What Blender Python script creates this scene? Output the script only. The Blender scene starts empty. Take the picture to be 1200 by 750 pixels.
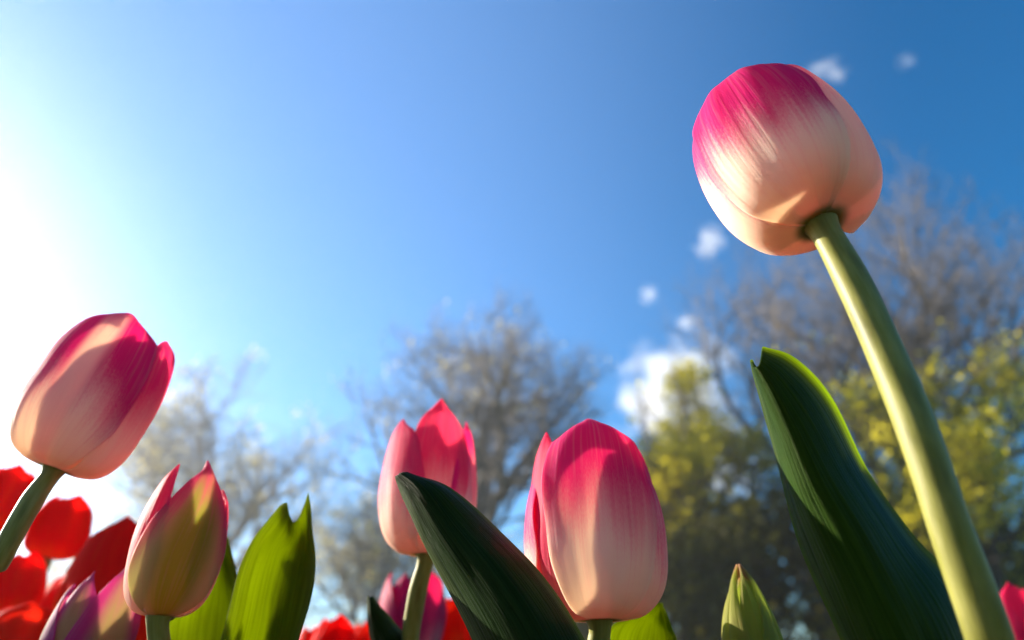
import bpy, math, random
from mathutils import Vector, Matrix, noise as mnoise
R_ = math.radians
S = bpy.context.scene
COL = S.collection

# ------------------------------------------------------------------ camera
PITCH = R_(29.0)
CAM = Vector((0, 0, 0.22))
FW = Vector((0, math.cos(PITCH), math.sin(PITCH)))
UP = Vector((0, -math.sin(PITCH), math.cos(PITCH)))
cd = bpy.data.cameras.new('camera')
cam = bpy.data.objects.new('camera', cd)
COL.objects.link(cam)
cam.location = CAM
cam.rotation_euler = (math.pi / 2 + PITCH, 0, 0)
cd.lens = 24
cd.sensor_width = 36
cd.clip_start = 0.01
cd.clip_end = 6000
cd.dof.use_dof = True
cd.dof.focus_distance = 0.215
cd.dof.aperture_fstop = 7.2
cd.dof.aperture_blades = 0
S.camera = cam


def P(px, py, d):
    """the point d metres deep along the view axis, seen at photo pixel (px, py)"""
    return CAM + d * (FW + Vector((1, 0, 0)) * ((px - 600) / 800) + UP * ((375 - py) / 800))


# ------------------------------------------------------------------ world, sun, exposure
SUN_AZ, SUN_EL = R_(60), R_(18.5)          # azimuth to the left of the view axis
SUND = Vector((-math.sin(SUN_AZ) * math.cos(SUN_EL), math.cos(SUN_AZ) * math.cos(SUN_EL), math.sin(SUN_EL)))
W = bpy.data.worlds.new('World')
S.world = W
W.use_nodes = True
wn, wl = W.node_tree.nodes, W.node_tree.links
wn.clear()
wo = wn.new('ShaderNodeOutputWorld')
bg = wn.new('ShaderNodeBackground')
sky = wn.new('ShaderNodeTexSky')
sky.sky_type = 'NISHITA'
sky.sun_disc = False
sky.sun_elevation = SUN_EL
sky.sun_rotation = -SUN_AZ
sky.air_density = 1.0
sky.dust_density = 0.36
sky.ozone_density = 3.0
hs = wn.new('ShaderNodeHueSaturation')
hs.inputs['Saturation'].default_value = 1.55
wl.new(sky.outputs[0], hs.inputs['Color'])
# broad pale aureole: the air is brighter on the sun's side of the sky
tc = wn.new('ShaderNodeTexCoord')
dot = wn.new('ShaderNodeVectorMath'); dot.operation = 'DOT_PRODUCT'
dot.inputs[1].default_value = SUND
wl.new(tc.outputs['Generated'], dot.inputs[0])
mr = wn.new('ShaderNodeMapRange'); mr.interpolation_type = 'SMOOTHSTEP'
mr.inputs[1].default_value = 0.05; mr.inputs[2].default_value = 0.75
wl.new(dot.outputs['Value'], mr.inputs[0])
au = wn.new('ShaderNodeVectorMath'); au.operation = 'SCALE'
au.inputs[0].default_value = (0.62, 0.92, 1.62)
wl.new(mr.outputs[0], au.inputs['Scale'])
ad = wn.new('ShaderNodeVectorMath'); ad.operation = 'ADD'
wl.new(hs.outputs[0], ad.inputs[0]); wl.new(au.outputs[0], ad.inputs[1])
wl.new(ad.outputs[0], bg.inputs['Color'])
bg.inputs['Strength'].default_value = 0.054
wl.new(bg.outputs[0], wo.inputs['Surface'])

sd = bpy.data.lights.new('sun', 'SUN')
sun = bpy.data.objects.new('sun', sd)
COL.objects.link(sun)
sd.energy = 5.0
sd.angle = R_(0.5)
sd.color = (1.0, 0.90, 0.76)
sun.location = SUND * 50
sun.rotation_euler = SUND.to_track_quat('Z', 'Y').to_euler()

S.view_settings.view_transform = 'Standard'
S.view_settings.look = 'None'
S.view_settings.gamma = 1
S.view_settings.exposure = 1.9
cy = S.cycles
cy.use_denoising = True
cy.max_bounces = 16
cy.diffuse_bounces = 7
cy.transmission_bounces = 12
cy.transparent_max_bounces = 16
cy.volume_bounces = 1
cy.sample_clamp_indirect = 6


# ------------------------------------------------------------------ helpers
def tag(o, label=None, cat=None, group=None, kind=None):
    if label: o['label'] = label
    if cat: o['category'] = cat
    if group: o['group'] = group
    if kind: o['kind'] = kind
    return o


def empty(name, loc):
    o = bpy.data.objects.new(name, None)
    COL.objects.link(o)
    o.location = loc
    o.empty_display_size = 0.02
    return o


def mesh_obj(name, verts, faces, mat, parent=None, uvs=None, smooth=True):
    """world-space verts; when parented, stored relative to the parent's location"""
    off = parent.location if parent else Vector()
    me = bpy.data.meshes.new(name)
    me.from_pydata([tuple(Vector(v) - off) for v in verts] if parent else [tuple(v) for v in verts], [], faces)
    me.materials.append(mat)
    if uvs:
        ul = me.uv_layers.new(name='UVMap')
        flat = [0.0] * (2 * len(me.loops))
        for i, l in enumerate(me.loops):
            flat[2 * i], flat[2 * i + 1] = uvs[l.vertex_index]
        ul.data.foreach_set('uv', flat)
    if smooth:
        me.polygons.foreach_set('use_smooth', [True] * len(me.polygons))
    me.update()
    o = bpy.data.objects.new(name, me)
    COL.objects.link(o)
    if parent: o.parent = parent
    return o


def cr(knots, t):
    """Catmull-Rom through equally spaced knots (floats or Vectors), t in 0..1"""
    n = len(knots) - 1
    x = min(max(t, 0), 1) * n
    i = min(int(x), n - 1)
    f = x - i
    p1, p2 = knots[i], knots[i + 1]
    p0 = knots[i - 1] if i > 0 else p1 + (p1 - p2)
    p3 = knots[i + 2] if i + 2 <= n else p2 + (p2 - p1)
    return 0.5 * ((2 * p1) + (p2 - p0) * f + (2 * p0 - 5 * p1 + 4 * p2 - p3) * f * f + (3 * p1 - p0 - 3 * p2 + p3) * f ** 3)


def kn(pairs, v):
    """smooth-ish interpolation through (v, value) pairs"""
    for i in range(len(pairs) - 1):
        a, b = pairs[i], pairs[i + 1]
        if v <= b[0]:
            p0 = pairs[i - 1] if i else a
            p3 = pairs[i + 2] if i + 2 < len(pairs) else b
            h = b[0] - a[0]
            m1 = (b[1] - p0[1]) / (b[0] - p0[0])
            m2 = (p3[1] - a[1]) / (p3[0] - a[0])
            t = (v - a[0]) / h
            t2, t3 = t * t, t * t * t
            return (2 * t3 - 3 * t2 + 1) * a[1] + (t3 - 2 * t2 + t) * h * m1 + (3 * t2 - 2 * t3) * b[1] + (t3 - t2) * h * m2
    return pairs[-1][1]


# ------------------------------------------------------------------ materials
def newmat(name):
    m = bpy.data.materials.new(name)
    m.use_nodes = True
    nt = m.node_tree
    nt.nodes.clear()
    return m, nt.nodes, nt.links


def math_node(N, L, op, a, b=None, c=None, clamp=False):
    n = N.new('ShaderNodeMath')
    n.operation = op
    n.use_clamp = clamp
    for i, x in enumerate((a, b, c)):
        if x is None: continue
        if isinstance(x, (int, float)): n.inputs[i].default_value = x
        else: L.new(x, n.inputs[i])
    return n.outputs[0]


def mix_col(N, L, f, a, b):
    n = N.new('ShaderNodeMix')
    n.data_type = 'RGBA'
    for s, x in ((n.inputs[0], f), (n.inputs[6], a), (n.inputs[7], b)):
        if isinstance(x, (int, float)): s.default_value = x
        elif isinstance(x, tuple): s.default_value = (*x, 1)
        else: L.new(x, s)
    return n.outputs[2]


def ramp01(N, L, x, lo, hi):
    n = N.new('ShaderNodeMapRange')
    n.interpolation_type = 'SMOOTHSTEP'
    L.new(x, n.inputs[0])
    n.inputs[1].default_value = lo
    n.inputs[2].default_value = hi
    return n.outputs[0]


def petal_mat(name, low, high, a=0.45, b=0.75, edge=0.15, streak=0.35, midc=None, midw=0.0,
              base=(0.24, 0.25, 0.04), trans=0.62, rough=0.58, base_to=0.055, mid_lo=0.25, sheen=0.06, spec=0.2, warm=(1, 0.87, 0.71)):
    """low colour at the foot of the petal, high colour towards its tip, feathered along the veins"""
    m, N, L = newmat(name)
    out = N.new('ShaderNodeOutputMaterial')
    uv = N.new('ShaderNodeUVMap'); uv.uv_map = 'UVMap'
    sp = N.new('ShaderNodeSeparateXYZ'); L.new(uv.outputs[0], sp.inputs[0])
    u, v = sp.outputs[0], sp.outputs[1]
    uc = math_node(N, L, 'SUBTRACT', math_node(N, L, 'MULTIPLY', u, 2.0), 1.0)
    au_ = math_node(N, L, 'ABSOLUTE', uc)
    oi = N.new('ShaderNodeObjectInfo')
    cb = N.new('ShaderNodeCombineXYZ')
    L.new(math_node(N, L, 'MULTIPLY', u, 42.0), cb.inputs[0])
    L.new(math_node(N, L, 'MULTIPLY', v, 2.2), cb.inputs[1])
    L.new(math_node(N, L, 'MULTIPLY', oi.outputs['Random'], 40.0), cb.inputs[2])
    nz = N.new('ShaderNodeTexNoise'); L.new(cb.outputs[0], nz.inputs['Vector'])
    nz.inputs['Scale'].default_value = 1.0; nz.inputs['Detail'].default_value = 4
    cb2 = N.new('ShaderNodeCombineXYZ')
    L.new(math_node(N, L, 'MULTIPLY', u, 4.0), cb2.inputs[0])
    L.new(math_node(N, L, 'MULTIPLY', v, 1.6), cb2.inputs[1])
    L.new(math_node(N, L, 'MULTIPLY', oi.outputs['Random'], 90.0), cb2.inputs[2])
    nz2 = N.new('ShaderNodeTexNoise'); L.new(cb2.outputs[0], nz2.inputs['Vector'])
    nz2.inputs['Scale'].default_value = 1.0; nz2.inputs['Detail'].default_value = 2
    t = math_node(N, L, 'ADD', v, math_node(N, L, 'MULTIPLY', math_node(N, L, 'SUBTRACT', nz.outputs[0], 0.5), streak))
    t = math_node(N, L, 'ADD', t, math_node(N, L, 'MULTIPLY', math_node(N, L, 'SUBTRACT', nz2.outputs[0], 0.5), streak * 1.5))
    cb4 = N.new('ShaderNodeCombineXYZ')
    L.new(math_node(N, L, 'MULTIPLY', u, 190.0), cb4.inputs[0])
    L.new(math_node(N, L, 'MULTIPLY', v, 60.0), cb4.inputs[1])
    nz4 = N.new('ShaderNodeTexNoise'); L.new(cb4.outputs[0], nz4.inputs['Vector'])
    nz4.inputs['Scale'].default_value = 1.0; nz4.inputs['Detail'].default_value = 3
    t = math_node(N, L, 'ADD', t, math_node(N, L, 'MULTIPLY', math_node(N, L, 'SUBTRACT', nz4.outputs[0], 0.5), streak * 0.9))
    e = math_node(N, L, 'MULTIPLY', math_node(N, L, 'POWER', au_, 4.0), edge)
    t = math_node(N, L, 'ADD', t, e)
    f = ramp01(N, L, t, a, b)
    col = mix_col(N, L, f, low, high)
    if midc:
        g = math_node(N, L, 'SUBTRACT', 1.0, ramp01(N, L, au_, midw * 0.3, midw))
        g = math_node(N, L, 'MULTIPLY', g, math_node(N, L, 'SUBTRACT', 1.0, ramp01(N, L, t, mid_lo, 1.0)))
        col = mix_col(N, L, g, col, midc)
    vein = math_node(N, L, 'MULTIPLY', ramp01(N, L, nz.outputs[0], 0.48, 0.72), 0.22)
    col = mix_col(N, L, vein, col, tuple(l * .6 + h * .4 for l, h in zip(low, high)))
    # small darker pigment flecks along the veins
    fl = ramp01(N, L, nz.outputs[0], 0.60, 0.80)
    col = mix_col(N, L, math_node(N, L, 'MULTIPLY', math_node(N, L, 'MULTIPLY', fl, f), 0.25), col, tuple(c * 0.6 for c in high))
    bf = math_node(N, L, 'SUBTRACT', 1.0, ramp01(N, L, v, base_to * 0.35, base_to))
    col = mix_col(N, L, bf, col, base)
    pr = N.new('ShaderNodeBsdfPrincipled')
    L.new(col, pr.inputs['Base Color'])
    pr.inputs['Roughness'].default_value = rough
    pr.inputs['Specular IOR Level'].default_value = spec
    pr.inputs['Sheen Weight'].default_value = sheen
    pr.inputs['Sheen Roughness'].default_value = 0.4
    bp = N.new('ShaderNodeBump')
    bp.inputs['Strength'].default_value = 0.5
    bp.inputs['Distance'].default_value = 0.0006
    L.new(math_node(N, L, 'ADD', nz.outputs[0], math_node(N, L, 'MULTIPLY', nz4.outputs[0], 0.15)), bp.inputs['Height'])
    L.new(bp.outputs[0], pr.inputs['Normal'])
    tr = N.new('ShaderNodeBsdfTranslucent')
    gm = N.new('ShaderNodeGamma'); gm.inputs[1].default_value = 0.5     # light crosses two skins of the petal
    L.new(col, gm.inputs[0])
    wm = N.new('ShaderNodeMix'); wm.data_type = 'RGBA'; wm.blend_type = 'MULTIPLY'; wm.inputs[0].default_value = 1
    L.new(gm.outputs[0], wm.inputs[6]); wm.inputs[7].default_value = (*warm, 1)      # petal flesh lets warm light through
    L.new(wm.outputs[2], tr.inputs['Color'])
    ms = N.new('ShaderNodeMixShader'); ms.inputs[0].default_value = trans
    L.new(pr.outputs[0], ms.inputs[1]); L.new(tr.outputs[0], ms.inputs[2])
    L.new(ms.outputs[0], out.inputs['Surface'])
    return m


def leaf_mat(name, dark, light, glow, trans_mid=0.12, trans_edge=0.5, gloss=0.5):
    m, N, L = newmat(name)
    out = N.new('ShaderNodeOutputMaterial')
    uv = N.new('ShaderNodeUVMap'); uv.uv_map = 'UVMap'
    sp = N.new('ShaderNodeSeparateXYZ'); L.new(uv.outputs[0], sp.inputs[0])
    u, v = sp.outputs[0], sp.outputs[1]
    au_ = math_node(N, L, 'ABSOLUTE', math_node(N, L, 'SUBTRACT', math_node(N, L, 'MULTIPLY', u, 2.0), 1.0))
    cb = N.new('ShaderNodeCombineXYZ')
    L.new(math_node(N, L, 'MULTIPLY', u, 60.0), cb.inputs[0])
    L.new(math_node(N, L, 'MULTIPLY', v, 3.0), cb.inputs[1])
    nz = N.new('ShaderNodeTexNoise'); L.new(cb.outputs[0], nz.inputs['Vector'])
    nz.inputs['Scale'].default_value = 1.0; nz.inputs['Detail'].default_value = 5
    cb3 = N.new('ShaderNodeCombineXYZ')
    L.new(math_node(N, L, 'MULTIPLY', u, 14.0), cb3.inputs[0])
    L.new(math_node(N, L, 'MULTIPLY', v, 7.0), cb3.inputs[1])
    nz3 = N.new('ShaderNodeTexNoise'); L.new(cb3.outputs[0], nz3.inputs['Vector'])
    nz3.inputs['Scale'].default_value = 1.0; nz3.inputs['Detail'].default_value = 6
    col = mix_col(N, L, ramp01(N, L, nz.outputs[0], 0.35, 0.7), dark, light)
    edge = ramp01(N, L, math_node(N, L, 'ADD', au_, math_node(N, L, 'MULTIPLY', math_node(N, L, 'SUBTRACT', nz.outputs[0], 0.5), 0.5)), 0.72, 1.0)
    col = mix_col(N, L, math_node(N, L, 'MULTIPLY', edge, 0.6), col, (0.10, 0.13, 0.055))     # waxy bloom on the margins, paled to paint in their grazing sunlight
    pr = N.new('ShaderNodeBsdfPrincipled')
    L.new(col, pr.inputs['Base Color'])
    pr.inputs['Roughness'].default_value = gloss
    pr.inputs['Specular IOR Level'].default_value = 0.05
    pr.inputs['Specular Tint'].default_value = (0.85, 0.9, 0.3, 1)
    pr.inputs['Sheen Weight'].default_value = 0.0
    pr.inputs['Sheen Roughness'].default_value = 0.35
    pr.inputs['Sheen Tint'].default_value = (0.9, 1.0, 0.9, 1)
    hsum = math_node(N, L, 'ADD', nz.outputs[0], math_node(N, L, 'MULTIPLY', nz3.outputs[0], 0.8))
    bp = N.new('ShaderNodeBump')
    bp.inputs['Strength'].default_value = 0.9
    bp.inputs['Distance'].default_value = 0.0012
    L.new(hsum, bp.inputs['Height'])
    L.new(bp.outputs[0], pr.inputs['Normal'])
    tr = N.new('ShaderNodeBsdfTranslucent')
    L.new(mix_col(N, L, ramp01(N, L, nz.outputs[0], 0.35, 0.7), tuple(c * .72 for c in glow), glow), tr.inputs['Color'])
    ms = N.new('ShaderNodeMixShader')
    tf = math_node(N, L, 'ADD', trans_mid, math_node(N, L, 'MULTIPLY', ramp01(N, L, au_, 0.75, 1.0), trans_edge - trans_mid))
    L.new(tf, ms.inputs[0])
    L.new(pr.outputs[0], ms.inputs[1]); L.new(tr.outputs[0], ms.inputs[2])
    L.new(ms.outputs[0], out.inputs['Surface'])
    return m


def stem_mat(name, a, b):
    m, N, L = newmat(name)
    out = N.new('ShaderNodeOutputMaterial')
    uv = N.new('ShaderNodeUVMap'); uv.uv_map = 'UVMap'
    mp = N.new('ShaderNodeMapping'); mp.inputs['Scale'].default_value = (14, 9, 1)
    L.new(uv.outputs[0], mp.inputs[0])
    nz = N.new('ShaderNodeTexNoise'); L.new(mp.outputs[0], nz.inputs['Vector'])
    nz.inputs['Scale'].default_value = 1; nz.inputs['Detail'].default_value = 5
    mp2 = N.new('ShaderNodeMapping'); mp2.inputs['Scale'].default_value = (5, 4, 1)
    L.new(uv.outputs[0], mp2.inputs[0])
    nb = N.new('ShaderNodeTexNoise'); L.new(mp2.outputs[0], nb.inputs['Vector'])
    nb.inputs['Scale'].default_value = 1; nb.inputs['Detail'].default_value = 6
    col = mix_col(N, L, ramp01(N, L, nz.outputs[0], 0.15, 0.9), a, b)
    col = mix_col(N, L, math_node(N, L, 'MULTIPLY', ramp01(N, L, nb.outputs[0], 0.4, 0.7), 0.7), col, tuple(c * .5 for c in a))
    pr = N.new('ShaderNodeBsdfPrincipled')
    L.new(col, pr.inputs['Base Color'])
    pr.inputs['Roughness'].default_value = 0.5
    pr.inputs['Sheen Weight'].default_value = 0.08
    pr.inputs['Specular IOR Level'].default_value = 0.25
    pr.inputs['Sheen Roughness'].default_value = 0.4
    pr.inputs['Subsurface Weight'].default_value = 0.35
    pr.inputs['Subsurface Radius'].default_value = (1.0, 0.9, 0.15)
    pr.inputs['Subsurface Scale'].default_value = 0.0019
    bp = N.new('ShaderNodeBump'); bp.inputs['Strength'].default_value = 0.2; bp.inputs['Distance'].default_value = 0.0004
    L.new(nz.outputs[0], bp.inputs['Height']); L.new(bp.outputs[0], pr.inputs['Normal'])
    L.new(pr.outputs[0], out.inputs['Surface'])
    return m


def bark_mat(name, a, b, scale=4):
    m, N, L = newmat(name)
    out = N.new('ShaderNodeOutputMaterial')
    g = N.new('ShaderNodeTexCoord')
    mp = N.new('ShaderNodeMapping'); mp.inputs['Scale'].default_value = (scale, scale, scale * 0.3)
    L.new(g.outputs['Object'], mp.inputs[0])
    nz = N.new('ShaderNodeTexNoise'); L.new(mp.outputs[0], nz.inputs['Vector'])
    nz.inputs['Scale'].default_value = 1; nz.inputs['Detail'].default_value = 5
    col = mix_col(N, L, nz.outputs[0], a, b)
    pr = N.new('ShaderNodeBsdfPrincipled')
    L.new(col, pr.inputs['Base Color']); pr.inputs['Roughness'].default_value = 0.85
    bp = N.new('ShaderNodeBump'); bp.inputs['Strength'].default_value = 0.6; bp.inputs['Distance'].default_value = 0.05
    L.new(nz.outputs[0], bp.inputs['Height']); L.new(bp.outputs[0], pr.inputs['Normal'])
    L.new(pr.outputs[0], out.inputs['Surface'])
    return m


def foliage_mat(name, a, b, glow, trans=0.4):
    m, N, L = newmat(name)
    out = N.new('ShaderNodeOutputMaterial')
    ge = N.new('ShaderNodeNewGeometry')
    col = mix_col(N, L, ge.outputs['Random Per Island'], a, b)
    pr = N.new('ShaderNodeBsdfPrincipled')
    L.new(col, pr.inputs['Base Color']); pr.inputs['Roughness'].default_value = 0.6; pr.inputs['Specular IOR Level'].default_value = 0.12
    tr = N.new('ShaderNodeBsdfTranslucent'); tr.inputs['Color'].default_value = (*glow, 1)
    ms = N.new('ShaderNodeMixShader'); ms.inputs[0].default_value = trans
    L.new(pr.outputs[0], ms.inputs[1]); L.new(tr.outputs[0], ms.inputs[2])
    L.new(ms.outputs[0], out.inputs['Surface'])
    return m


CREAM = (0.97, 0.85, 0.72)
PINK = (0.76, 0.018, 0.23)
M_pink_high = petal_mat('petal_cream_pink', CREAM, PINK, 0.60, 0.88, 0.06, 0.42)
M_side = petal_mat('petal_cream_pink_tip', CREAM, PINK, 0.52, 0.94, 0.42, 0.45)
M_rim = petal_mat('petal_cream_pink_rim', CREAM, PINK, 0.44, 0.74, 0.36, 0.30)
M_tall = petal_mat('petal_cream_magenta', CREAM, PINK, 0.31, 0.66, 0.10, 0.30)
M_pink_mid = petal_mat('petal_pink_front', CREAM, (0.80, 0.02, 0.22), 0.32, 0.68, 0.05, 0.20)
M_stripe = petal_mat('petal_pink_pale_stripe', CREAM, (0.74, 0.010, 0.22), 0.24, 0.62, 0.05, 0.26, midc=(0.93, 0.70, 0.62), midw=0.32, mid_lo=0.7)
M_hot_inner = petal_mat('petal_hot_inner', (0.9, 0.45, 0.4), (0.80, 0.008, 0.12), 0.12, 0.45, 0.0, 0.2)
M_pink_deep = petal_mat('petal_pink_deep', CREAM, (0.76, 0.014, 0.23), 0.36, 0.70, 0.18, 0.35)
M_pink_rose = petal_mat('petal_rose', (0.90, 0.72, 0.62), (0.82, 0.05, 0.19), 0.30, 0.62, 0.10, 0.30)
M_bud = petal_mat('petal_greenish_pink', (0.62, 0.44, 0.2), (0.70, 0.03, 0.17), 0.45, 0.95, 0.28, 0.3,
                  midc=(0.30, 0.29, 0.02), midw=0.74, mid_lo=0.5, warm=(0.9, 1, 0.8))
M_red = petal_mat('petal_red', (0.90, 0.08, 0.004), (0.88, 0.004, 0.005), 0.05, 0.35, 0.0, 0.2, base_to=0.05, sheen=0.0, trans=0.72, spec=0.04)
M_orange = petal_mat('petal_orange_red', (0.85, 0.16, 0.01), (0.82, 0.022, 0.008), 0.15, 0.6, 0.0, 0.3, base_to=0.05, sheen=0.0, trans=0.72, spec=0.04)
M_purple = petal_mat('petal_purple', (0.55, 0.35, 0.4), (0.58, 0.008, 0.13), 0.10, 0.5, 0.2, 0.3)
M_purple_green = petal_mat('petal_purple_green', (0.5, 0.28, 0.35), (0.42, 0.03, 0.24), 0.1, 0.55, 0.3, 0.3,
                           midc=(0.28, 0.25, 0.12), midw=0.7, mid_lo=0.6)
M_hotpink = petal_mat('petal_hot_pink', (0.8, 0.3, 0.3), (0.8, 0.02, 0.14), 0.1, 0.4, 0.0, 0.25)
M_greenbud = petal_mat('petal_green_bud', (0.34, 0.33, 0.05), (0.65, 0.28, 0.18), 0.88, 1.05, 0.05, 0.12,
                       base=(0.3, 0.32, 0.06), warm=(0.88, 1, 0.8))
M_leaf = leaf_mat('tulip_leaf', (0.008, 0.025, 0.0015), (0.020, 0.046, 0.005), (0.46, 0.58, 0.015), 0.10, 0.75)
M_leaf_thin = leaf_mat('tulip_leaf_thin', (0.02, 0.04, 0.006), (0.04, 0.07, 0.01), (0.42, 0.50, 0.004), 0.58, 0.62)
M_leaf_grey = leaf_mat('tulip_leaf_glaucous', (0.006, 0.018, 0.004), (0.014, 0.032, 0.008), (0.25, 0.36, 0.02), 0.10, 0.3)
M_stem = stem_mat('tulip_stem', (0.15, 0.15, 0.012), (0.25, 0.24, 0.06))
M_stem_dark = stem_mat('tulip_stem_dark', (0.085, 0.08, 0.008), (0.13, 0.12, 0.02))


# ------------------------------------------------------------------ tulip parts
EGG_R = [(0, .10), (.10, .56), (.25, .88), (.45, 1.0), (.65, .96), (.85, .74), (1, .48)]
EGG_Z = [(0, 0), (.10, .015), (.25, .13), (.45, .36), (.65, .61), (.85, .87), (1, 1.0)]
EGG2 = [(0, .10), (.10, .62), (.25, .91), (.45, 1.0), (.65, .98), (.85, .82), (1, .54)]
Z2 = [(0, 0), (.10, .015), (.25, .15), (.45, .40), (.65, .67), (.85, .91), (1, 1)]
CUP_R = [(0, .10), (.10, .50), (.25, .84), (.45, 1.0), (.65, .98), (.85, .86), (1, .72)]
BUD2 = [(0, .12), (.10, .52), (.25, .88), (.45, 1.0), (.65, .84), (.85, .42), (1, .05)]
BUD_R = [(0, .12), (.10, .52), (.25, .88), (.45, 1.0), (.65, .88), (.85, .55), (1, .22)]


def petal(parent, mat, base, frame, H, Rr, phi, W, k=1.0, h=1.0, rp=EGG_R, zp=EGG_Z, v0=.45, p=2.0, q=.6,
          tilt=0.0, taper=.62, blunt=0.0, skew=0.0, flare=0.0, wave=0.0, groove=0.012, seed=0, lean=0.0, curl=0.0, fold=None, thick=0.0006,
          nu=22, nv=34, label=None):
    """one petal: a sheet wrapped round the flower's axis, phi = 0 faces the camera, positive to its right"""
    X, Y, Z = frame
    rnd = random.Random(seed)
    o1, o2 = rnd.uniform(0, 50), rnd.uniform(0, 50)
    vs, uvs, fs = [], [], []
    ph = R_(phi)
    Wr = R_(W)
    for j in range(nv + 1):
        v = 1 - (1 - j / nv) ** 1.7
        s = max(0, (v - v0) / (1 - v0))
        w = Wr * max(0.0, (1 - s ** p)) ** q * (taper + (1 - taper) * min(1, v / .42) ** .8 if v < .42 else 1)
        w *= 1 + .018 * mnoise.noise(Vector((v * 12, seed * 1.3, 0))) + .010 * mnoise.noise(Vector((v * 34, seed * 2.3, 5)))
        w = w * (1 - blunt) + Wr * blunt * max(min(1, v * 3), taper + (1 - taper) * min(1, v / .42) ** .8)
        r0 = kn(rp, v) * Rr * k
        z0 = kn(zp, v) * H * h
        for i in range(nu + 1):
            u = 2 * i / nu - 1
            th = ph + u * w + lean * v * v
            r = r0 * (1 + skew * u)
            r += tilt * z0 * v
            r += flare * Rr * u * u * v * (1 if fold is None else 1)
            r -= groove * Rr * math.exp(-(u / .10) ** 2) * math.sin(math.pi * min(1, v * 1.05))
            r += wave * Rr * abs(u) ** 3 * math.sin(9 * v + o1 + (2 if u > 0 else 0)) * min(1, v * 2)
            n_ = mnoise.noise(Vector((u * 1.6 + o1, v * 2.2 + o2, seed * .37)))
            r += n_ * 0.028 * Rr * min(1, v * 3)
            n2 = mnoise.noise(Vector((u * 4.5 + o2, v * 3.5 + o1, seed * .71)))
            r += n2 * 0.022 * Rr * min(1, v * 3)
            r += 0.010 * Rr * mnoise.noise(Vector((u * 13 + o1, v * 1.8, seed))) * min(1, v * 4)
            r += 0.018 * Rr * u ** 6 * math.sin(v * 21 + o1 + u)
            r -= curl * Rr * max(0, v - .75) * 4 * (v - .75)
            z = z0 + n_ * 0.01 * H * v - 0.02 * H * u * u * v - (0.05 + .12 * blunt) * H * u * u * v ** 6
            if fold:                      # a margin rolled outwards near the tip: (side, v centre, amount)
                sd_, vc, am = fold
                if u * sd_ > 0:
                    g = math.exp(-((v - vc) / .16) ** 2) * abs(u) ** 4
                    r += am * Rr * g
                    th -= sd_ * g * am * 0.5
            pt = base + X * (r * math.cos(th)) + Y * (r * math.sin(th)) + Z * z
            vs.append(pt)
            uvs.append((u * .5 + .5, v))
    n1 = nu + 1
    for j in range(nv):
        for i in range(nu):
            a = j * n1 + i
            fs.append((a, a + 1, a + n1 + 1, a + n1))
    o = mesh_obj('petal', vs, fs, mat, parent, uvs)
    md = o.modifiers.new('thickness', 'SOLIDIFY'); md.thickness = thick; md.offset = 0
    md2 = o.modifiers.new('smooth', 'SUBSURF'); md2.levels = 1; md2.render_levels = 1
    if label: o['label'] = label
    return o


def tube(name, pts, rads, mat, parent, sides=18, sub=10):
    n = (len(pts) - 1) * sub
    vs, fs, uvs = [], [], []
    prev = None
    L_ = 0
    last = None
    for j in range(n + 1):
        t = j / n
        c = cr(pts, t); r = cr(rads, t)
        d = (cr(pts, min(1, t + .01)) - cr(pts, max(0, t - .01))).normalized()
        if prev is None:
            a = d.cross(Vector((0, 1, 0.3))).normalized()
        else:
            a = (prev - d * prev.dot(d)).normalized()
        prev = a
        b = d.cross(a)
        if last is not None: L_ += (c - last).length
        last = c
        for i in range(sides):
            th = 2 * math.pi * i / sides
            rr = r * (1 + 0.03 * math.sin(th * 3 + L_ * 40) + .02 * math.sin(L_ * 130))
            vs.append(c + a * (rr * math.cos(th)) + b * (rr * math.sin(th)))
            uvs.append((i / sides, L_ * 10))
    for j in range(n):
        for i in range(sides):
            k = (i + 1) % sides
            fs.append((j * sides + i, j * sides + k, (j + 1) * sides + k, (j + 1) * sides + i))
    fs.append(tuple(range(sides))[::-1])
    fs.append(tuple(n * sides + i for i in range(sides)))
    return mesh_obj(name, vs, fs, mat, parent, uvs)


def leaf(parent, mat, rows, thick=0.0011, nu=24, sub=9, ruffle=0.0006, seed=1, label=None, name='leaf'):
    """rows from tip to foot, each (left, mid, right) points in space"""
    n = (len(rows) - 1) * sub
    Ls, Ms, Rs = [r[0] for r in rows], [r[1] for r in rows], [r[2] for r in rows]
    vs, fs, uvs = [], [], []
    for j in range(n + 1):
        t = j / n
        l, m, r = cr(Ls, t), cr(Ms, t), cr(Rs, t)
        c = 2 * m - (l + r) * .5
        nn = (r - l).cross(cr(Ms, min(1, t + .02)) - cr(Ms, max(0, t - .02)))
        nn = nn.normalized() if nn.length > 1e-12 else Vector((0, -1, 0))
        for i in range(nu + 1):
            a = i / nu
            pt = l * (1 - a) ** 2 + c * (2 * a * (1 - a)) + r * a * a
            x = 2 * a - 1
            pt = pt + nn * (ruffle * (mnoise.noise(Vector((x * 3 + seed, t * 5, seed))) * 2.0 + abs(x) ** 3 * 2.2 * math.sin(t * 14 + seed + x)
                            + 0.35 * math.sin(a * 60) * (1 - .5 * abs(x))))
            vs.append(pt); uvs.append((a, 1 - t))
    n1 = nu + 1
    for j in range(n):
        for i in range(nu):
            a = j * n1 + i
            fs.append((a, a + n1, a + n1 + 1, a + 1))
    o = mesh_obj(name, vs, fs, mat, parent, uvs)
    md = o.modifiers.new('thickness', 'SOLIDIFY'); md.thickness = thick; md.offset = 0
    md2 = o.modifiers.new('smooth', 'SUBSURF'); md2.levels = 1; md2.render_levels = 1
    if label: o['label'] = label
    return o


def ground(p, spread=0.0):
    return Vector((p.x, p.y + spread, 0.0))


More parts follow.
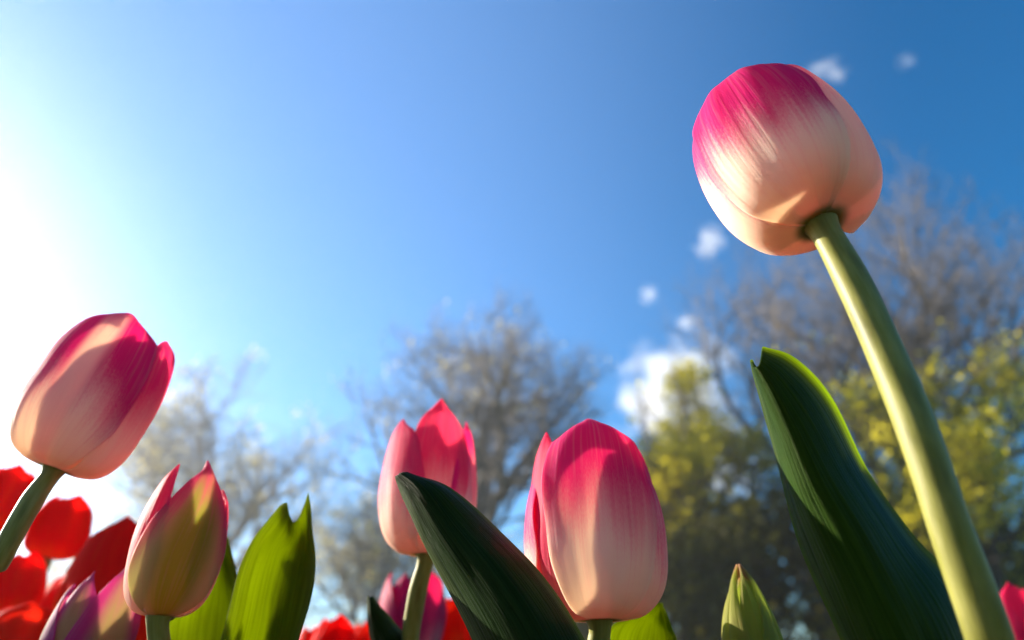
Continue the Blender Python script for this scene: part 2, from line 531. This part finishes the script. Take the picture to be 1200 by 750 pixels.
def head_frame(base, axis):
    Z = axis.normalized()
    X = CAM - base
    X.z = 0
    X = (X - Z * X.dot(Z)).normalized()
    return (X, Z.cross(X), Z)


def tulip(label, group, base, axis, H, Rr, petals, stem_pts, stem_r, stem_m=None, name='tulip', foot=None):
    foot = foot or ground(stem_pts[-1])
    root = empty(name, foot)
    tag(root, label, 'tulip', group)
    fr = head_frame(base, axis)
    for d in petals:
        d = dict(d)
        petal(root, d.pop('m'), base, fr, H, Rr, d.pop('phi'), d.pop('W'), **d)
    Z = fr[2]
    pts = [base + Z * (H * .035)] + [base - Z * .003] + list(stem_pts)
    if pts[-1].z > 0.02: pts.append(foot - Vector((0, 0, .01)))
    rs = [stem_r * 1.5, stem_r * .9] + [stem_r] * (len(pts) - 3) + [stem_r * 1.1]
    tube('stem', pts, rs, stem_m or M_stem, root)
    return root


def row(*t):
    return tuple(P(*x) for x in t)


G_PINK = 'pink and white tulips at the front of the bed'
G_RED = 'red tulips farther back in the bed'


# ------------------------------------------------------------------ setting: ground
def ground_mat():
    m, N, L = newmat('bed_soil')
    out = N.new('ShaderNodeOutputMaterial')
    g = N.new('ShaderNodeTexCoord')
    nz = N.new('ShaderNodeTexNoise'); L.new(g.outputs['Object'], nz.inputs['Vector'])
    nz.inputs['Scale'].default_value = 14; nz.inputs['Detail'].default_value = 8
    col = mix_col(N, L, ramp01(N, L, nz.outputs[0], .35, .65), (0.035, 0.022, 0.014), (0.09, 0.06, 0.04))
    pr = N.new('ShaderNodeBsdfPrincipled'); L.new(col, pr.inputs['Base Color']); pr.inputs['Roughness'].default_value = .95
    bp = N.new('ShaderNodeBump'); bp.inputs['Distance'].default_value = .02
    L.new(nz.outputs[0], bp.inputs['Height']); L.new(bp.outputs[0], pr.inputs['Normal'])
    L.new(pr.outputs[0], out.inputs['Surface'])
    return m


def lawn_mat():
    m, N, L = newmat('lawn_green')
    out = N.new('ShaderNodeOutputMaterial')
    g = N.new('ShaderNodeTexCoord')
    nz = N.new('ShaderNodeTexNoise'); L.new(g.outputs['Object'], nz.inputs['Vector'])
    nz.inputs['Scale'].default_value = 1.5; nz.inputs['Detail'].default_value = 9
    col = mix_col(N, L, ramp01(N, L, nz.outputs[0], .3, .7), (0.035, 0.06, 0.012), (0.09, 0.12, 0.03))
    pr = N.new('ShaderNodeBsdfPrincipled'); L.new(col, pr.inputs['Base Color']); pr.inputs['Roughness'].default_value = .9
    L.new(pr.outputs[0], out.inputs['Surface'])
    return m


def sheet(name, x0, x1, y0, y1, z, mat):
    o = mesh_obj(name, [(x0, y0, z), (x1, y0, z), (x1, y1, z), (x0, y1, z)], [(0, 1, 2, 3)], mat, smooth=False)
    tag(o, kind='structure')
    return o


sheet('lawn', -78, 78, -58, 78, -0.004, lawn_mat())
sheet('flower_bed_soil', -3.5, 3.5, -0.8, 3.2, 0.0, ground_mat())


# ------------------------------------------------------------------ trees
def grow(rnd, segs, tips, start, d, length, rad, level, cfg, maxl):
    n = max(3, int(5 - level * .5))
    pts = [start.copy()]
    rads = [rad]
    dd = d.copy()
    wig = cfg.get('wig', .16) * (1 + .25 * level)
    for i in range(n):
        dd = dd + Vector((rnd.gauss(0, wig), rnd.gauss(0, wig), rnd.gauss(0, wig * .6))) + Vector((0, 0, cfg.get('up', .08) * (1 if level else .5)))
        dd.normalize()
        pts.append(pts[-1] + dd * (length / n))
        rads.append(rad * (1 - (i + 1) / n * (0.55 if level < maxl else .7)))
    segs.append((pts, rads, level))
    if level >= maxl:
        tips.append((pts[-1], dd)); tips.append((pts[len(pts) // 2], dd))
        return
    nc = cfg['kids'][level]
    lo = cfg['first'] if level == 0 else .22
    ang0 = rnd.uniform(0, 6.28)
    for c in range(nc):
        t = lo + (1 - lo) * (c + rnd.uniform(.1, .9)) / nc
        x = t * n
        i = min(int(x), n - 1)
        f = x - i
        q = pts[i].lerp(pts[i + 1], f)
        rr = rads[i] * (1 - f) + rads[i + 1] * f
        axis = (pts[i + 1] - pts[i]).normalized()
        side = axis.orthogonal().normalized()
        side = Matrix.Rotation(ang0 + c * 2.4 + rnd.uniform(-.4, .4), 3, axis) @ side
        a = R_(rnd.uniform(*cfg['spread'])) * (1.0 if level else cfg.get('limb', 1.0))
        nd = (axis * math.cos(a) + side * math.sin(a)).normalized()
        ln = length * rnd.uniform(*cfg['ratio']) * (1.12 - .35 * t if level else 1.15 - .5 * (t - lo) / (1 - lo))
        grow(rnd, segs, tips, q, nd, ln, max(cfg['minr'], rr * rnd.uniform(.54, .74)), level + 1, cfg, maxl)
    # the leader goes on
    grow(rnd, segs, tips, pts[-1], dd, length * rnd.uniform(.5, .65), max(cfg['minr'], rads[-1] * .9), level + 1, cfg, maxl)


def tree_meshes(seed, cfg, height):
    rnd = random.Random(seed)
    segs, tips = [], []
    grow(rnd, segs, tips, Vector((0, 0, -0.1)), Vector((rnd.gauss(0, .04), rnd.gauss(0, .04), 1)).normalized(),
         height * cfg['trunk'], height * cfg.get('thick', .022), 0, cfg, len(cfg['kids']))
    top = max(t[0].z for t in tips)
    k = height / top
    wd = cfg.get('width')
    if wd:
        # spread the limbs to the crown's width, then round the crown off as light-seeking twigs do
        rr = sorted(math.hypot(t[0].x, t[0].y) * k for t in tips)
        kx = wd / rr[int(len(rr) * .93)]
        cz, hz_ = height * .56, height * .44

        def shape(p):
            q = Vector((p.x * k * kx, p.y * k * kx, p.z * k))
            e = Vector((q.x / wd, q.y / wd, (q.z - cz) / hz_))
            d = e.length
            if d > .8 and q.z > cz * .55:
                nd = .8 + .24 * math.tanh((d - .8) / .24)
                q = Vector((q.x * nd / d, q.y * nd / d, cz + (q.z - cz) * nd / d))
            return q / k
        segs = [([shape(p) for p in pts], rads, lv) for pts, rads, lv in segs]
        tips = [(shape(t[0]), t[1]) for t in tips]
    vs, fs = [], []
    for pts, rads, level in segs:
        sides = 8 if level == 0 else (5 if level < 3 else 3)
        b0 = len(vs)
        for j, c in enumerate(pts):
            d = (pts[min(j + 1, len(pts) - 1)] - pts[max(j - 1, 0)]).normalized()
            a = d.orthogonal().normalized(); b = d.cross(a)
            fl = 1.35 if (level == 0 and j == 0) else 1
            for i in range(sides):
                th = 2 * math.pi * i / sides
                vs.append((c + (a * math.cos(th) + b * math.sin(th)) * rads[j] * fl) * k)
        for j in range(len(pts) - 1):
            for i in range(sides):
                i2 = (i + 1) % sides
                fs.append((b0 + j * sides + i, b0 + j * sides + i2, b0 + (j + 1) * sides + i2, b0 + (j + 1) * sides + i))
    return vs, fs, [(t[0] * k, t[1]) for t in tips]


def leaves_mesh(seed, tips, per, size, spread, keep=1.0, zlim=None, frac=1.0):
    rnd = random.Random(seed + 77)
    vs, fs = [], []
    for p, d in tips:
        # patchy: whole limbs in leaf, others still bare
        if mnoise.noise(p * 0.6 + Vector((seed, 0, 0))) < (1 - keep) * 1.2 - .6: continue
        if rnd.random() > frac: continue
        if zlim and not (zlim[0] < p.z < zlim[1]): continue
        for _ in range(per):
            c = p + Vector((rnd.gauss(0, spread), rnd.gauss(0, spread), rnd.gauss(0, spread)))
            s = size * rnd.uniform(.6, 1.4)
            n = Vector((rnd.gauss(0, 1), rnd.gauss(0, 1), rnd.gauss(0, 1))).normalized()
            a = n.orthogonal().normalized() * s; b = n.cross(a) * .6
            k = len(vs)
            vs += [c - a, c + b * .9 - a * .1 + n * s * .15, c + a, c - b * .9 - a * .1 + n * s * .15]
            fs.append((k, k + 1, k + 2, k + 3))
    return vs, fs


BARK = bark_mat('grey_bark', (0.08, 0.064, 0.052), (0.18, 0.15, 0.125))
BARK_D = bark_mat('dark_bark', (0.03, 0.022, 0.018), (0.08, 0.06, 0.045))
F_PALE = foliage_mat('young_pale_leaf', (0.30, 0.24, 0.07), (0.42, 0.34, 0.12), (0.75, 0.62, 0.2), .5)
F_YEL = foliage_mat('yellow_green_leaf', (0.26, 0.23, 0.015), (0.42, 0.37, 0.03), (0.80, 0.70, 0.04), .62)
F_OLIVE = foliage_mat('olive_leaf', (0.13, 0.12, 0.012), (0.24, 0.20, 0.03), (0.42, 0.36, 0.03), .5)
F_DARK = foliage_mat('evergreen_leaf', (0.03, 0.034, 0.005), (0.09, 0.08, 0.014), (0.16, 0.15, 0.01), .35)
F_BUD = foliage_mat('brown_bud', (0.16, 0.10, 0.06), (0.28, 0.2, 0.08), (0.3, 0.2, 0.06), .3)


def tree(label, px, dist, height, seed, cfg, fol=None, per=3, size=.08, spread=.25, keep=.7, zlim=None, bark=None, rot=0.0, frac=1.0,
         name='tree', cat='tree', group='trees beyond the tulip bed'):
    """px: photo column of the foot, dist: metres away along the ground"""
    x = (px - 600) / 800 * dist * math.cos(PITCH)
    root = empty(name, (x, dist, 0))
    root.rotation_euler.z = rot
    tag(root, label, cat, group)
    vs, fs, tips = tree_meshes(seed, cfg, height)
    t = mesh_obj('trunk', vs, fs, bark or BARK)
    t.parent = root
    if fol:
        lv, lf = leaves_mesh(seed, tips, per, size, spread, keep, zlim, frac)
        c = mesh_obj('crown', lv, lf, fol, smooth=False)
        c.parent = root
    return root


HAZE_TOP = 21.5
OAK = dict(thick=.022, kids=(6, 5, 5, 5, 3), first=.28, spread=(30, 62), ratio=(.55, .78), trunk=.30, minr=.006, up=.07, limb=1.05)
VASE = dict(thick=.017, kids=(7, 5, 5, 4, 3), first=.26, spread=(26, 58), ratio=(.58, .82), trunk=.28, minr=.007, up=.10, limb=.9, wig=.13)
LIGHT = dict(kids=(6, 5, 5, 4), first=.3, spread=(30, 62), ratio=(.55, .78), trunk=.32, minr=.008, up=.07, limb=1.05)
SMALL = dict(kids=(6, 6, 5), first=.3, spread=(30, 60), ratio=(.5, .7), trunk=.5, minr=.011, up=.08)
BUSH = dict(kids=(8, 7, 5), first=.08, spread=(35, 75), ratio=(.5, .75), trunk=.5, minr=.012, up=.05, wig=.2)

tree('round bare tree with the first leaf buds, behind the middle tulip with pointed petals', 550, 27, 17.2, 11, dict(OAK, width=6.3), F_PALE, 3, .07, .14, .30, frac=.16)
tree('pale hazy tree with cream young leaves, behind the half-open bud at the left', 268, 31, 14.8, 5, dict(OAK, width=6.8), F_PALE, 3, .08, .16, .42, frac=.2)
tree('far bare tree low between the sunlit leaf and the middle tulip', 440, 42, 13.5, 17, dict(OAK, width=6.0), F_PALE, 2, .09, .2, .45, frac=.3)
tree('far faint tree at the far left, behind the leaning left tulip', 120, 44, 13.0, 19, dict(OAK, width=6.0), F_PALE, 2, .09, .2, .45, frac=.3)
tree('slim young tree with thin trunk, right beside the sunlit green leaf', 400, 22, 8.0, 8, SMALL, F_PALE, 2, .08, .25, .6, frac=.6)
tree('tall bare tree with fine spreading twigs, behind the tallest tulip', 1100, 22, 19.2, 23, dict(VASE, width=7.4), F_YEL, 3, .09, .16, .40, (0, 9), frac=.3)
tree('yellow-green leafing tree in front of the white cloud, left of the upright leaf', 880, 20, 10.6, 32, dict(LIGHT, width=3.9), F_YEL, 10, .08, .15, .62, frac=1)
tree('dark-trunked leafing tree at the right edge, behind the tall stem', 1200, 17, 9.5, 41, dict(LIGHT, width=3.6), F_YEL, 9, .075, .15, .55, bark=BARK_D, frac=1)
tree('faint bare tree rising between the two middle tulips', 690, 36, 12.0, 52, dict(OAK, width=5), F_PALE, 2, .08, .2, .4, frac=.3)
tree('olive leafing tree low behind the centre tulip', 800, 25, 8.5, 61, dict(LIGHT, width=3.6), F_YEL, 10, .085, .17, .65, frac=1)
for i, (px, dist, h, sd_, fm, lab) in enumerate((
        (810, 19, 4.6, 71, F_DARK, 'dark evergreen bush right of the centre tulip'),
        (960, 21, 5.6, 72, F_DARK, 'dark evergreen bush behind the upright dark leaf'),
        (1110, 19, 5.0, 73, F_OLIVE, 'olive bush at the foot of the tall bare tree'),
        (1240, 20, 5.4, 74, F_DARK, 'dark evergreen bush at the right edge behind the hot pink tulip'),
        (660, 30, 4.4, 75, F_OLIVE, 'olive bush hidden behind the front leaf and centre tulip'))):
    tree(lab, px, dist, h, sd_, BUSH, fm, 5, .15, .35, .8, bark=BARK_D, name='bush', cat='bush', group='bushes under the trees')

# ------------------------------------------------------------------ tulips
# 1: the tallest tulip
b = P(961, 263, .200)
tulip('tallest tulip, cream with magenta top, high against blue sky, broad dark leaf on its stem', G_PINK,
      b, Vector((-.22, .12, 1)), .0570, .0238, [
    dict(m=M_tall, phi=-6, W=45, k=1.10, p=3.2, q=.42, seed=3, taper=.9, curl=.2, v0=.66, flare=.05, rp=EGG2, groove=.0, blunt=.33),
    dict(m=M_side, phi=86, W=70, k=1.03, p=2.4, q=.5, seed=4, taper=.88, skew=.05, rp=EGG2, zp=Z2, blunt=.55),
    dict(m=M_rim, phi=-112, W=68, k=1.0, p=2.2, q=.5, zp=Z2, seed=5, taper=.85, skew=.02),
    dict(m=M_side, phi=42, W=52, k=.86, p=2.0, q=.6, seed=6),
    dict(m=M_pink_deep, phi=-68, W=56, k=.88, p=2.0, q=.6, seed=7),
    dict(m=M_pink_deep, phi=160, W=55, k=.88, p=2.0, q=.6, seed=8)],
      [P(1003, 338, .188), P(1051, 444, .174), P(1084, 528, .165), P(1113, 615, .158), P(1159, 745, .150), P(1200, 880, .145)], .0047, M_stem)
root_big = bpy.data.objects['tulip']
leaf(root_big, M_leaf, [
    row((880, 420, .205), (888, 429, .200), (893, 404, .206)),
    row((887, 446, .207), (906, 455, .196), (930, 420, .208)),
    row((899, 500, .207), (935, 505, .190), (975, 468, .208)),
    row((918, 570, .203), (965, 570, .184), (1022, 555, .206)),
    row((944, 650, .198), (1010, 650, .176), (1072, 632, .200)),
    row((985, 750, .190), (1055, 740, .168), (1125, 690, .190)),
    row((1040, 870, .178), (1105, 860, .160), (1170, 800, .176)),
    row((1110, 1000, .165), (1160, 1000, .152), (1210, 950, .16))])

# 2: left tulip
b = P(64, 549, .245)
tulip('left tulip with pinkish cream foot and magenta tip, leaning right before the white glare', G_PINK,
      b, Vector((.27, .0, 1)), .0595, .0199, [
    dict(m=M_stripe, phi=-24, W=58, k=1.08, p=3.0, q=.5, v0=.62, seed=13, flare=.04, rp=EGG2, zp=Z2, blunt=.55),
    dict(m=M_pink_mid, phi=80, W=60, k=1.03, h=.97, taper=.85, p=2.8, q=.5, v0=.55, seed=14, rp=EGG2, zp=Z2, blunt=.55),
    dict(m=M_pink_mid, phi=-142, W=64, k=1.0, h=.92, p=2.6, q=.5, zp=Z2, seed=15),
    dict(m=M_pink_deep, phi=30, W=50, k=.87, h=.90, p=2.6, q=.5, seed=16),
    dict(m=M_pink_deep, phi=-82, W=55, k=.88, h=.88, p=2.4, q=.55, seed=17),
    dict(m=M_pink_deep, phi=160, W=55, k=.93, h=.88, p=2.4, q=.55, seed=18)],
      [P(36, 590, .236), P(0, 655, .228), P(-50, 760, .22)], .0036, M_stem)

# 3: half-open greenish bud
b = P(188, 722, .24)
r3 = tulip('half-open tulip with olive-green outer petal and pink margins, near the left corner', G_PINK,
      b, Vector((.03, 0, 1)), .0555, .0158, [
    dict(m=M_bud, phi=2, W=66, k=1.05, rp=BUD_R, v0=.3, p=2.2, q=.54, blunt=.06, seed=23, lean=.7),
    dict(m=M_pink_rose, phi=-74, W=56, k=.96, h=.96, rp=EGG_R, blunt=.08, v0=.35, p=2.1, q=.55, seed=24),
    dict(m=M_pink_rose, phi=112, W=60, k=1.0, h=.85, rp=CUP_R, v0=.35, p=2.1, q=.55, seed=25),
    dict(m=M_pink_deep, phi=66, W=52, k=.95, h=.95, rp=BUD_R, v0=.35, p=2.1, q=.55, seed=26),
    dict(m=M_pink_deep, phi=-150, W=55, k=.9, h=.85, rp=BUD_R, v0=.35, p=2.1, q=.55, seed=27),
    dict(m=M_pink_deep, phi=160, W=55, k=.9, h=.85, rp=BUD_R, v0=.35, p=2.1, q=.55, seed=28)],
      [P(190, 790, .238), P(192, 900, .236)], .0040, M_stem)
leaf(r3, M_leaf_thin, [
    row((336, 588, .272), (345, 612, .268), (361, 578, .272)),
    row((318, 604, .270), (345, 630, .272), (366, 612, .268)),
    row((296, 634, .262), (335, 650, .272), (369, 655, .262)),
    row((275, 680, .252), (325, 695, .268), (364, 700, .250)),
    row((258, 750, .245), (312, 760, .262), (350, 752, .240)),
    row((232, 850, .240), (280, 860, .255), (315, 850, .235)),
    row((195, 960, .238), (225, 970, .245), (255, 960, .236))], label='upright sunlit yellow-green leaf with folded tip')
leaf(r3, M_leaf_thin, [
    row((246, 625, .300), (256, 622, .302), (264, 628, .300)),
    row((222, 675, .300), (254, 668, .308), (284, 688, .300)),
    row((195, 735, .297), (248, 728, .307), (306, 745, .297)),
    row((190, 820, .275), (235, 815, .285), (285, 830, .275)),
    row((185, 960, .238), (205, 960, .245), (225, 960, .24))])

# 4: middle tulip
b = P(499, 650, .30)
tulip('middle tulip with rose pointed upright petals, half hidden by a dark leaf', G_PINK,
      b, Vector((.0, 0, 1)), .066, .0212, [
    dict(m=M_pink_rose, phi=12, W=48, k=1.0, h=1.02, rp=CUP_R, v0=.3, p=2.1, q=.52, blunt=.10, seed=33, groove=.03),
    dict(m=M_pink_rose, phi=-62, W=60, k=1.06, h=.9, rp=CUP_R, v0=.3, p=2.1, q=.52, blunt=.10, seed=34),
    dict(m=M_pink_deep, phi=82, W=60, k=1.02, h=.93, rp=CUP_R, v0=.3, p=2.1, q=.52, blunt=.10, seed=35),
    dict(m=M_pink_deep, phi=-110, W=55, k=.95, h=.9, rp=CUP_R, v0=.3, p=2.1, q=.52, blunt=.10, seed=36),
    dict(m=M_pink_deep, phi=130, W=55, k=.95, h=.9, rp=CUP_R, v0=.3, p=2.1, q=.52, blunt=.10, seed=37),
    dict(m=M_pink_deep, phi=180, W=55, k=.92, h=.9, rp=CUP_R, v0=.3, p=2.1, q=.52, blunt=.10, seed=38)],
      [P(488, 700, .298), P(478, 770, .296), P(470, 900, .29)], .0040, M_stem)

# 5: centre tulip
b = P(702, 727, .228)
r5 = tulip('plump closed centre tulip with hot pink top fading to cream, facing the camera', G_PINK,
      b, Vector((-.01, 0, 1)), .066, .0240, [
    dict(m=M_pink_mid, phi=7, W=43, k=1.08, p=3.2, q=.40, seed=43, wave=.05, taper=.72, curl=.1, v0=.7, flare=.05, rp=EGG2, zp=Z2, groove=0, blunt=.55),
    dict(m=M_pink_deep, phi=112, W=68, k=1.03, h=.95, taper=.85, p=2.4, q=.5, seed=44, skew=.02),
    dict(m=M_pink_deep, phi=-118, W=66, k=1.0, h=.95, p=2.2, q=.5, seed=45, skew=.02),
    dict(m=M_pink_deep, phi=58, W=58, k=.97, h=.97, p=2.4, q=.5, seed=46, rp=EGG2),
    dict(m=M_hot_inner, phi=-64, W=52, k=.95, h=.97, rp=CUP_R, v0=.45, p=2.0, q=.55, seed=47),
    dict(m=M_pink_deep, phi=180, W=55, k=.93, p=2.0, q=.6, seed=48)],
      [P(701, 770, .226), P(700, 900, .224)], .0040, M_stem)
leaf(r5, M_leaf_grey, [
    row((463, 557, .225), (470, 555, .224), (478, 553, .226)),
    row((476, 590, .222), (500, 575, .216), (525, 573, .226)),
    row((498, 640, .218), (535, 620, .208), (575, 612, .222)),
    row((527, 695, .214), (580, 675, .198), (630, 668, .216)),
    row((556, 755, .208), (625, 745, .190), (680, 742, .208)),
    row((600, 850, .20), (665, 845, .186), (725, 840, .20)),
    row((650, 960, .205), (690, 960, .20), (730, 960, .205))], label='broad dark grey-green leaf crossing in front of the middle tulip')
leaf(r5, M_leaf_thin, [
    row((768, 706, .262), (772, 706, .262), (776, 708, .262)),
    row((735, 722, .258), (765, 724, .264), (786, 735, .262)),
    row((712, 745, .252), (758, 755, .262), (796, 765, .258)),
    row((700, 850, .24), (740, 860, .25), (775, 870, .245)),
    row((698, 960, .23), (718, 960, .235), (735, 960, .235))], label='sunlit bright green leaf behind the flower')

# 6: green bud
b = P(901, 856, .235)
tulip('narrow closed green tulip bud with pale ribs and pink tip', G_PINK,
      b, Vector((-.03, 0, 1)), .0545, .0112, [
    dict(m=M_greenbud, phi=-50, W=72, k=1.04, rp=BUD2, v0=.2, p=1.5, q=.9, seed=53, groove=.12, nu=26),
    dict(m=M_greenbud, phi=70, W=72, k=1.0, rp=BUD2, v0=.2, p=1.5, q=.9, seed=54, groove=.12),
    dict(m=M_greenbud, phi=190, W=72, k=1.0, rp=BUD2, v0=.2, p=1.5, q=.9, seed=55),
    dict(m=M_greenbud, phi=10, W=60, k=.92, rp=BUD2, v0=.2, p=1.5, q=.9, seed=56),
    dict(m=M_greenbud, phi=130, W=60, k=.92, rp=BUD2, v0=.2, p=1.5, q=.9, seed=57),
    dict(m=M_greenbud, phi=250, W=60, k=.92, rp=BUD2, v0=.2, p=1.5, q=.9, seed=58)],
      [P(903, 900, .234), P(906, 980, .233)], .0036, M_stem)


def simple(label, group, bx, by, d, H, Rr, mats, lean=0.0, rp=EGG_R, seed=0, sr=.0042, roll=0, p=2.6, q=.5, v0=.45, stem_m=None, fwd=0.0, hs=None):
    b = P(bx, by, d)
    ps = []
    for i in range(6):
        out = i < 3
        ps.append(dict(m=mats[i % len(mats)], phi=roll + (i % 3) * 120 + (0 if out else 60), W=64 if out else 55,
                       k=1.02 if out else .94, blunt=.25 if q <= .5 else 0, h=(hs[i] if hs else (1 - .02 * (i % 3) if out else .92)), rp=rp, v0=v0, p=p, q=q, seed=seed + i, skew=.02, nu=16, nv=26))
    ax = Vector((lean, fwd, 1))
    z = b.z
    return tulip(label, group, b, ax, H, Rr, ps, [b - ax.normalized() * (z * .3), Vector((b.x - lean * z * .6, b.y, z * .35))], sr, stem_m or M_stem)


# red tulips, purple ones and the rest
simple('red tulip head at the left edge, above the left stem', G_RED, -12, 622, .50, .048, .0215, [M_red], .1, seed=100)
simple('red tulip with rounded closed head, seen between the left stem and the white sky', G_RED, 56, 654, .52, .048, .0205, [M_red], .12, seed=110, roll=20)
simple('largest dark red tulip, behind the purple one', G_RED, 124, 722, .42, .058, .0235, [M_red], -.02, seed=120, roll=-10)
simple('orange-veined red tulip pressed against the dark red one', G_RED, 86, 740, .47, .060, .017, [M_orange, M_red], .05, seed=130, roll=40)
simple('red tulip low at the left edge under the left stem', G_RED, 4, 722, .46, .042, .0200, [M_red], -.08, seed=140, roll=60)
simple('orange-red tulip low in front of the half-open bud', G_RED, 160, 790, .36, .040, .0150, [M_orange], .05, seed=150)
simple('purple-streaked half-open tulip in the lower left corner', 'purple tulips', 82, 815, .27, .050, .0165, [M_purple_green, M_purple, M_purple_green], .08, rp=CUP_R,
       seed=160, p=1.4, q=.8, v0=.3, roll=25, hs=(1, .9, .8, .95, .8, .9))
simple('red tulip wedged between the two rounded red heads, just left of the orange-veined one', G_RED, 66, 742, .56, .046, .019, [M_red], .03, seed=240, roll=10)
simple('red tulip behind the half-open bud, its top beside the bud foot', G_RED, 150, 752, .50, .044, .019, [M_red, M_orange], -.03, seed=250, roll=30)
simple('orange-red tulip in the bottom left corner', G_RED, 12, 785, .40, .036, .022, [M_orange], 0, seed=170)
simple('deep purple-pink tulip behind the middle stem', 'purple tulips', 478, 770, .46, .056, .0225, [M_purple, M_purple, M_purple], .02, rp=CUP_R, seed=180, p=1.6, q=.7, roll=35)
simple('orange-red tulip right of the middle stem', G_RED, 530, 790, .50, .056, .0185, [M_orange], -.03, seed=190, roll=30)
simple('red tulip tip just right of the sunlit upright leaf', G_RED, 385, 800, .55, .050, .0190, [M_red, M_orange], .02, seed=200, roll=15)
simple('small red tulip tip at the bottom between leaf and purple tulip', G_RED, 422, 796, .62, .048, .0150, [M_orange], .0, seed=210, roll=15)
simple('orange-red tulip tip peeking out between the sunlit leaf and the red tip beside it', G_RED, 362, 806, .58, .050, .0165, [M_orange, M_red], -.03, seed=260, roll=50)
simple('orange-red tulip lowest beside the dark crossing leaf', G_RED, 552, 812, .50, .050, .0165, [M_orange], .03, seed=270, roll=70)
simple('hot pink tulip at the right edge of the frame', G_PINK, 1206, 778, .42, .046, .0165, [M_hotpink], -.04, rp=CUP_R, seed=220, p=1.5, q=.7, roll=20)
# small leaf at the bottom
r8 = bpy.data.objects.get('tulip')
lp = empty('tulip_plant', ground(P(440, 800, .30)))
tag(lp, 'small flowerless tulip plant with one narrow folded grey-green leaf, below the middle tulip', 'tulip plant')
leaf(lp, M_leaf_grey, [
    row((431, 697, .30), (433, 700, .299), (435, 698, .30)),
    row((431, 718, .30), (437, 716, .296), (447, 712, .302)),
    row((433, 740, .30), (446, 738, .294), (462, 730, .302)),
    row((436, 770, .30), (456, 768, .292), (478, 760, .30)),
    row((440, 860, .298), (460, 860, .292), (480, 860, .298)),
    row((446, 960, .296), (458, 960, .294), (470, 960, .296))])


# ------------------------------------------------------------------ haze and clouds
def volume_obj(name, label, centre, rad, dens, seed, g=0.25, nscale=1.9):
    """a cumulus: lumpy closed hull, its inside filled with uneven vapour"""
    import bmesh
    bm = bmesh.new()
    bmesh.ops.create_icosphere(bm, subdivisions=4, radius=1)
    for v in bm.verts:
        n = v.co.normalized()
        v.co = n * (1 + .25 * mnoise.noise(n * 1.7 + Vector((seed, 0, 0))) + .1 * mnoise.noise(n * 4 + Vector((seed, 3, 0))))
    me = bpy.data.meshes.new(name); bm.to_mesh(me); bm.free()
    o = bpy.data.objects.new(name, me); COL.objects.link(o)
    o.location = centre; o.scale = rad
    m, N, L = newmat('cloud_vapour')
    out = N.new('ShaderNodeOutputMaterial')
    t_ = N.new('ShaderNodeTexCoord')
    ln = N.new('ShaderNodeVectorMath'); ln.operation = 'LENGTH'; L.new(t_.outputs['Object'], ln.inputs[0])
    of = N.new('ShaderNodeVectorMath'); of.inputs[1].default_value = (seed * 3.1, seed * 1.7, seed); L.new(t_.outputs['Object'], of.inputs[0])
    nz = N.new('ShaderNodeTexNoise'); nz.inputs['Scale'].default_value = nscale; nz.inputs['Detail'].default_value = 5
    L.new(of.outputs[0], nz.inputs['Vector'])
    x = math_node(N, L, 'SUBTRACT', math_node(N, L, 'ADD', math_node(N, L, 'MULTIPLY', nz.outputs[0], 3.2), -0.82), ln.outputs['Value'])
    x = math_node(N, L, 'MULTIPLY', math_node(N, L, 'MAXIMUM', x, 0.0), dens)
    pv = N.new('ShaderNodeVolumePrincipled')
    pv.inputs['Color'].default_value = (1, 1, 1, 1)
    pv.inputs['Anisotropy'].default_value = g
    L.new(x, pv.inputs['Density'])
    L.new(pv.outputs[0], out.inputs['Volume'])
    me.materials.append(m)
    tag(o, label, 'cloud', 'white clouds')
    return o


CD = 700.0
for (px, py, rx, ry, dn, sd_, lab) in (
        (792, 462, 82, 88, .03, 8, 'large white cumulus cloud behind the yellow-green tree'),
        (835, 545, 70, 62, .035, 2, 'white cloud low behind the yellow-green tree, mostly hidden by branches'),
        (970, 82, 30, 20, .022, 3, 'wisp of cloud just right of the tallest flower'),
        (1063, 72, 14, 13, .015, 4, 'tiny faint wisp of cloud farthest right in the sky'),
        (831, 283, 24, 25, .028, 5, 'small white wisp of cloud below the tallest flower'),
        (760, 345, 14, 15, .04, 6, 'tiny puff of cloud above the large cumulus'),
        (805, 378, 16, 13, .06, 7, 'small puff of cloud at the upper right of the large cumulus')):
    c = P(px, py, CD)
    volume_obj('cloud', lab, c, (rx * CD / 800, ry * CD / 800, ry * CD / 800), dn, sd_)

hv = [(x, y, z) for z in (-1.0, HAZE_TOP) for x, y in ((-80, -60), (80, -60), (80, 80), (-80, 80))]
hz = mesh_obj('haze', hv, [(3, 2, 1, 0), (4, 5, 6, 7), (0, 1, 5, 4), (1, 2, 6, 5), (2, 3, 7, 6), (3, 0, 4, 7)], newmat('air')[0], smooth=False)
tag(hz, kind='stuff')
hm = hz.data.materials[0].node_tree
ho = hm.nodes.new('ShaderNodeOutputMaterial')
hp = hm.nodes.new('ShaderNodeVolumePrincipled')
hp.inputs['Color'].default_value = (0.93, 0.97, 1.0, 1)
hp.inputs['Density'].default_value = 0.0019
hp.inputs['Anisotropy'].default_value = 0.7
hm.links.new(hp.outputs[0], ho.inputs['Volume'])
